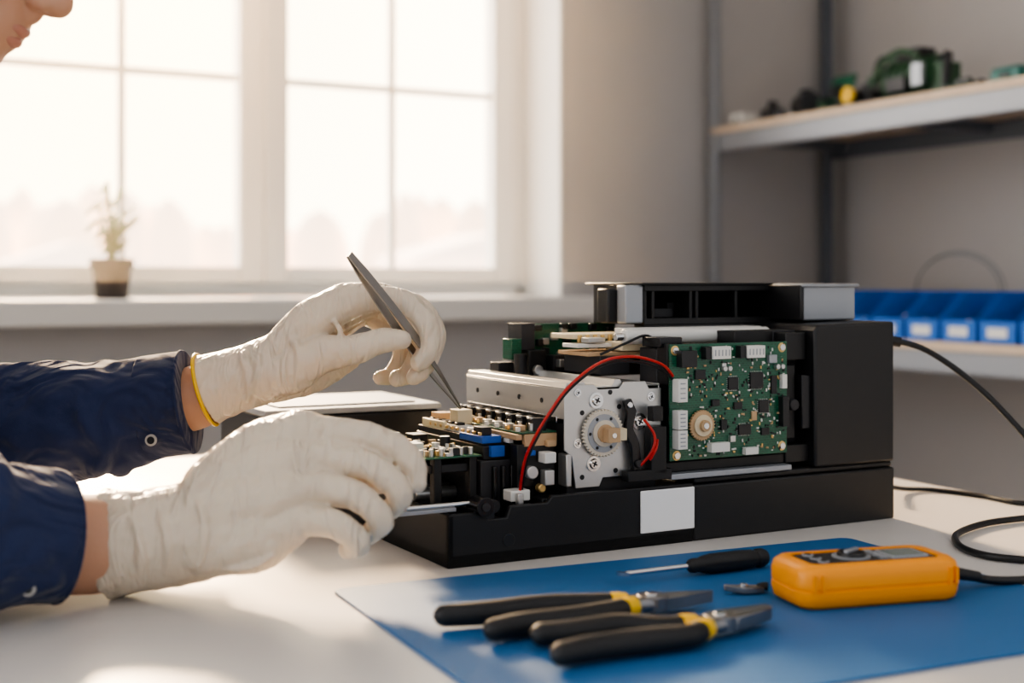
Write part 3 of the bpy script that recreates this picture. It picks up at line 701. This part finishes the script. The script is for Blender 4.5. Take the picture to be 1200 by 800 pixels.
B_ch = [
 [(-50,20,30,46),(0,62,45,42),(46,84,50,31),(78,88,50,21)], [(-50,10,20,48),(10,45,30,44),(78,61,34,22)],
 [(-50,0,10,48),(10,14,10,43),(68,28,12,23)], [(-60,-30,4,48),(-5,-30,-2,42),(40,-14,-6,26)],
 [(75,88,50,21),(136,80,52,17),(177,54,54,17),(185,27,51,13.5)],
 [(78,60,34,21),(133,49,32,17),(165,17,34,16.5),(154,-4,42,13)],
 [(68,28,12,21),(118,17,8,17),(145,-11,12,16),(131,-30,26,13)],
 [(42,-8,-5,21),(90,-11,-10,17),(120,-32,-6,15.5),(108,-45,12,13)],
 [(-50,0,50,36),(0,10,75,27),(70,10,88,20),(120,20,85,17),(150,25,78,13)]]
B_cuff = [[(-178,-40,15,66),(-160,-38,15,62),(-130,-35,18,60),(-80,-26,20,60),(-20,-6,22,58)]]
B_fold = [[(-146,6,-24,2),(-128,-16,-38,6),(-122,-44,-41,6),(-128,-74,-28,2)], [(-112,14,-20,2),(-98,-8,-36,6),(-92,-36,-40,5),(-98,-66,-30,2)],
          [(-70,30,-14,2),(-54,8,-38,5),(-50,-22,-44,5),(-58,-54,-40,2)], [(-30,-60,-34,2),(0,-56,-40,5),(26,-44,-34,2)]]
hand('gloved_hand_right', (-.2013, 1.04, .0688), SB, B_ch, B_cuff, folds=B_fold)
b = MB()
b.tube([(-.36, 1.28, .125), (-.31, 1.277, .137), (-.275, 1.276, .151)], [.033, .031, .026], M_skin, seg=24)
b.tube([(-.37, 1.010, .051), (-.330, 1.040, .044), (-.295, 1.052, .045)], [.040, .039, .032], M_skin, seg=24)
b.build('wrists', tech)
b = MB()
b.tube([(-.80, 1.06, -.24), (-.80, 1.07, -.05), (-.76, 1.09, .15), (-.71, 1.10, .30), (-.67, 1.10, .37)], [.155, .15, .165, .150, .075], M_navy, seg=28, round_end=True)
b.tube([(-.75, 1.04, -.22), (-.75, 1.04, .12)], [.12, .13], M_navy, seg=20)
b.tube([(-.70, .95, .30), (-.69, 1.1, .33), (-.71, 1.27, .30)], [.075, .085, .075], M_navy, seg=20, round_end=True, round_start=True)
b.tube([(-.70, .93, .31), (-.64, .89, .20), (-.535, .90, .082), (-.455, .935, .070), (-.392, .978, .063), (-.346, 1.013, .055)], [.070, .066, .064, .061, .056, .0475], M_navy, seg=24, n=6)
b.tube([(-.71, 1.27, .31), (-.68, 1.30, .20), (-.60, 1.28, .108), (-.50, 1.275, .112), (-.42, 1.275, .118), (-.315, 1.275, .134)], [.070, .064, .062, .060, .056, .0475], M_navy, seg=24, n=6)
# soft cloth folds across the forearms
for i, (t, a) in enumerate(((0, .3), (.035, -.4), (.075, .5), (.12, -.2), (.15, .35))):
    c = Vector((-.375-t, 1.275, .124-.1*t)); r = .0525+.05*t
    P = [c+Vector((a*.07*math.cos(q)+.012*math.sin(2*q+i), r*math.cos(q), r*math.sin(q))) for q in [math.pi*(.85+.12*k+.1*i) for k in range(9)]]
    b.tube(P, [.002, .006, .009, .010, .010, .009, .007, .004, .002], M_navy, seg=8)
for i, (t, a) in enumerate(((.01, .4), (.05, -.3), (.09, .5))):
    c = Vector((-.392, .978, .063))+Vector((-.7, -.6, .08))*t; r = .055
    P = [c+Vector((.6*r*math.cos(q)+a*.03*math.sin(q), -.75*r*math.cos(q)+a*.03, r*math.sin(q))) for q in [math.pi*(-.25+.13*k+.1*i) for k in range(9)]]
    b.tube(P, [.002, .006, .009, .010, .010, .009, .007, .004, .002], M_navy, seg=8)
b.build('work_shirt', tech, remesh=.0035, sm=6, disp=((.014, .05), (.0015, .02)))
def cuffband(c, d, r, w, name, btn):
    c = Vector(c); d = Vector(d).normalized(); b = MB()
    b.tube([c, c+d*w], [r+.0015, r+.001], M_navy, seg=40); b.tube([c+d*w*.98, c+d*(w+.002)], [r+.0025, r+.0015], M_navy, seg=40)
    b.build(name, tech, bevel=.0012)
    b = MB(); x = Vector(btn); b.cyl(x, x+Vector((0, -.002, 0)), .0055, M_button, seg=20); b.cyl(x, x+Vector((0, -.0026, 0)), .0035, M_chip, seg=16); b.build(name+'_button', tech)
cuffband((-.352, 1.275, .1285), (.037, 0, .0055), .0485, .040, 'shirt_cuff_left', (-.335, 1.2285, .103))
cuffband((-.371, .993, .058), (.029, .024, -.005), .0480, .031, 'shirt_cuff_right', (-.350, .958, .028))
b = MB(); b.tube([(-.66, 1.10, .375), (-.625, 1.10, .42)], [.078, .068], M_navy, seg=28); b.build('collar', tech, bevel=.003)
# head (local: +x forward, +z up), pitched down
HM = Matrix.Translation((-.461, 1.10, .556)) @ Matrix.Rotation(math.radians(30), 4, 'Y')
b = MB()
b.ell((-.012, 0, .02), (.100, .076, .100), M_skin); b.ell((.035, 0, -.02), (.058, .060, .075), M_skin); b.ell((.030, 0, -.075), (.062, .052, .044), M_skin, (0, .25, 0))
b.ell((.076, 0, -.106), (.019, .024, .017), M_skin); b.ell((.072, 0, -.058), (.026, .034, .036), M_skin)
b.ell((.078, 0, .030), (.014, .050, .012), M_skin)
b.tube([(.085, 0, .022), (.098, 0, -.002), (.110, 0, -.023)], [.0095, .0105, .0125], M_skin, seg=16, round_end=True)
b.ell((.094, 0, -.040), (.010, .010, .012), M_skin)
for s_ in (-1, 1):
    b.ell((.100, s_*.012, -.029), (.012, .0085, .0085), M_skin); b.ell((.062, s_*.045, -.025), (.025, .018, .020), M_skin)
    b.ell((-.008, s_*.078, -.012), (.018, .007, .031), M_skin, (0, -.15, 0)); b.tube([(.0+.018*math.cos(a), s_*.083, -.008+.030*math.sin(a)) for a in [x*math.pi/8 for x in range(-3, 12)]], .0035, M_skin, seg=8)
b.tube([(-.02, 0, -.06), (-.055, 0, -.12), (-.10, 0, -.19)], [.055, .055, .062], M_skin, seg=24)
b.build('head', tech, HM, remesh=.0022, sm=8)
b = MB()
b.tube([(.083, -.024, -.0605), (.093, -.012, -.0575), (.0965, 0, -.0585), (.093, .012, -.0575), (.083, .024, -.0605)], [.002, .0042, .0048, .0042, .002], M_lip, seg=12, round_end=True, round_start=True)
b.tube([(.082, -.022, -.0630), (.0910, -.011, -.0675), (.0940, 0, -.0685), (.0910, .011, -.0675), (.082, .022, -.0630)], [.002, .0048, .0058, .0048, .002], M_lip, seg=12, round_end=True, round_start=True)
b.build('lips', tech, HM)
b = MB()
for s_ in (-1, 1): b.ell((.074, s_*.031, .008), (.012, .012, .012), M_eye); b.ell((.0815, s_*.031, .006), (.006, .006, .006), M_iris)
b.build('eyes', tech, HM)
b = MB()
for s_ in (-1, 1): b.tube([(.091, s_*.014, .030), (.087, s_*.032, .036), (.072, s_*.050, .030)], [.003, .004, .002], M_hair, seg=8)
b.ell((-.024, 0, .036), (.104, .084, .098), M_hair); b.ell((-.05, 0, -.01), (.070, .078, .075), M_hair)
b.build('hair', tech, HM, remesh=.004, sm=2, disp=((.006, .015),))
b = MB()
for y0, y1 in ((.98, .94), (1.14, 1.22)):
    b.tube([(-.80, y0, -.22), (-.62, (y0+y1)/2, -.20), (-.42, y1, -.21), (-.37, y1, -.28), (-.40, y1, -.50), (-.42, y1, -.70)], [.09, .08, .065, .06, .05, .045], M_trouser, seg=20)
b.tube([(-.80, .95, -.22), (-.80, 1.17, -.22)], [.11, .11], M_trouser, round_end=True, round_start=True)
b.build('trousers', tech, remesh=.008, sm=3)
b = MB()
for y in (.94, 1.22): b.tube([(-.45, y, -.715), (-.40, y, -.705), (-.30, y, -.72)], [.034, .042, .028], M_black, seg=18, round_end=True, round_start=True, flat=.8)
b.build('shoes', tech)
st = empty('work_stool', Matrix.Translation((-.82, 1.06, 0)))
b = MB(); b.cyl((0, 0, .37), (0, 0, .415), .19, M_dark, seg=40); b.build('seat', st, bevel=.012)
b = MB(); b.cyl((0, 0, .06), (0, 0, .37), .025, M_chrome)
for k in range(5):
    a = k*2*math.pi/5; b.tube([(0, 0, .08), (.14*math.cos(a), .14*math.sin(a), .06), (.24*math.cos(a), .24*math.sin(a), .05)], .014, M_dark, seg=10); b.ell((.24*math.cos(a), .24*math.sin(a), .025), (.025, .015, .025), M_black)
b.build('base', st)

# ------------------------------------------------------------------ tweezers
tp = Vector((-.0496, 1.283, .127)); tt = Vector((-.1485, 1.205, .275))
E = empty('tweezers', BASE)
d = (tt-tp); side = d.cross(Vector((0, 1, 0))).normalized(); face = d.cross(side).normalized()
aa = math.radians(52)
W_ = (side*math.cos(aa)+face*math.sin(aa)); T_ = d.cross(W_).normalized()
for q, s_ in enumerate((1, -1)):
    b = MB(); R = []
    for i in range(25):
        t = i/24; c = tp+d*t
        op = .0075*math.sin(min(1, t/.45)*math.pi/2) if t < .45 else .0075*math.cos((t-.45)/.55*math.pi/2)
        w = .0006+.0042*min(1, (t/.5))**1.2 if t < .9 else .0048*(1-(t-.9)*2.0)
        c = c+T_*s_*(op*.75+.0008); th = .0008
        R.append([c+W_*w+T_*th, c-W_*w+T_*th, c-W_*w-T_*th, c+W_*w-T_*th])
    b.rings(R, M_tweez); b.build('arm_%d' % (q+1), E, bevel=.0003)

# ------------------------------------------------------------------ light
w = bpy.data.worlds.new('World'); bpy.context.scene.world = w; w.use_nodes = True
nt = w.node_tree; N = nt.nodes; L = nt.links; N.clear()
o = N.new('ShaderNodeOutputWorld'); bg = N.new('ShaderNodeBackground'); tc = N.new('ShaderNodeTexCoord')
dt = N.new('ShaderNodeVectorMath'); dt.operation = 'DOT_PRODUCT'; dt.inputs[1].default_value = (-.4756, .8796, 0)
mr = N.new('ShaderNodeMapRange'); mr.inputs['From Min'].default_value = -.2; mr.inputs['From Max'].default_value = .7; mr.inputs['To Min'].default_value = .86; mr.inputs['To Max'].default_value = 9.5
sd = Vector((-.36, 1, .25)).normalized()
d2 = N.new('ShaderNodeVectorMath'); d2.operation = 'DOT_PRODUCT'; d2.inputs[1].default_value = sd
rp = N.new('ShaderNodeValToRGB'); e = rp.color_ramp.elements
e[0].position = .86; e[0].color = (1, .93, .85, 1); e[1].position = 1; e[1].color = (1, .76, .46, 1)
ex = rp.color_ramp.elements.new(.0); ex.color = (.95, .95, .97, 1)
L.new(tc.outputs['Generated'], dt.inputs[0]); L.new(tc.outputs['Generated'], d2.inputs[0])
L.new(dt.outputs['Value'], mr.inputs['Value']); L.new(d2.outputs['Value'], rp.inputs[0])
L.new(rp.outputs[0], bg.inputs['Color']); L.new(mr.outputs[0], bg.inputs['Strength']); L.new(bg.outputs[0], o.inputs[0])
sl = bpy.data.lights.new('sun', 'SUN'); sl.energy = 17; sl.angle = math.radians(7); sl.color = (1, .70, .42)
so = bpy.data.objects.new('sun', sl); bpy.context.scene.collection.objects.link(so)
sv = Vector((-.36, 1, .40)).normalized(); so.rotation_euler = sv.to_track_quat('Z', 'Y').to_euler(); so.location = sv*5
bpy.context.scene.view_settings.look = 'AgX - Medium High Contrast'

# ------------------------------------------------------------------ camera
cd = bpy.data.cameras.new('camera'); co = bpy.data.objects.new('camera', cd); bpy.context.scene.collection.objects.link(co)
co.location = (0, 0, Z0+.25); co.rotation_euler = (math.pi/2, 0, 0)
cd.sensor_width = 36; cd.lens = 1550/1200*36; cd.shift_y = -70/1200; cd.clip_start = .02; cd.clip_end = 300
cd.dof.use_dof = True; cd.dof.focus_distance = 1.25; cd.dof.aperture_fstop = 3.4
bpy.context.scene.camera = co
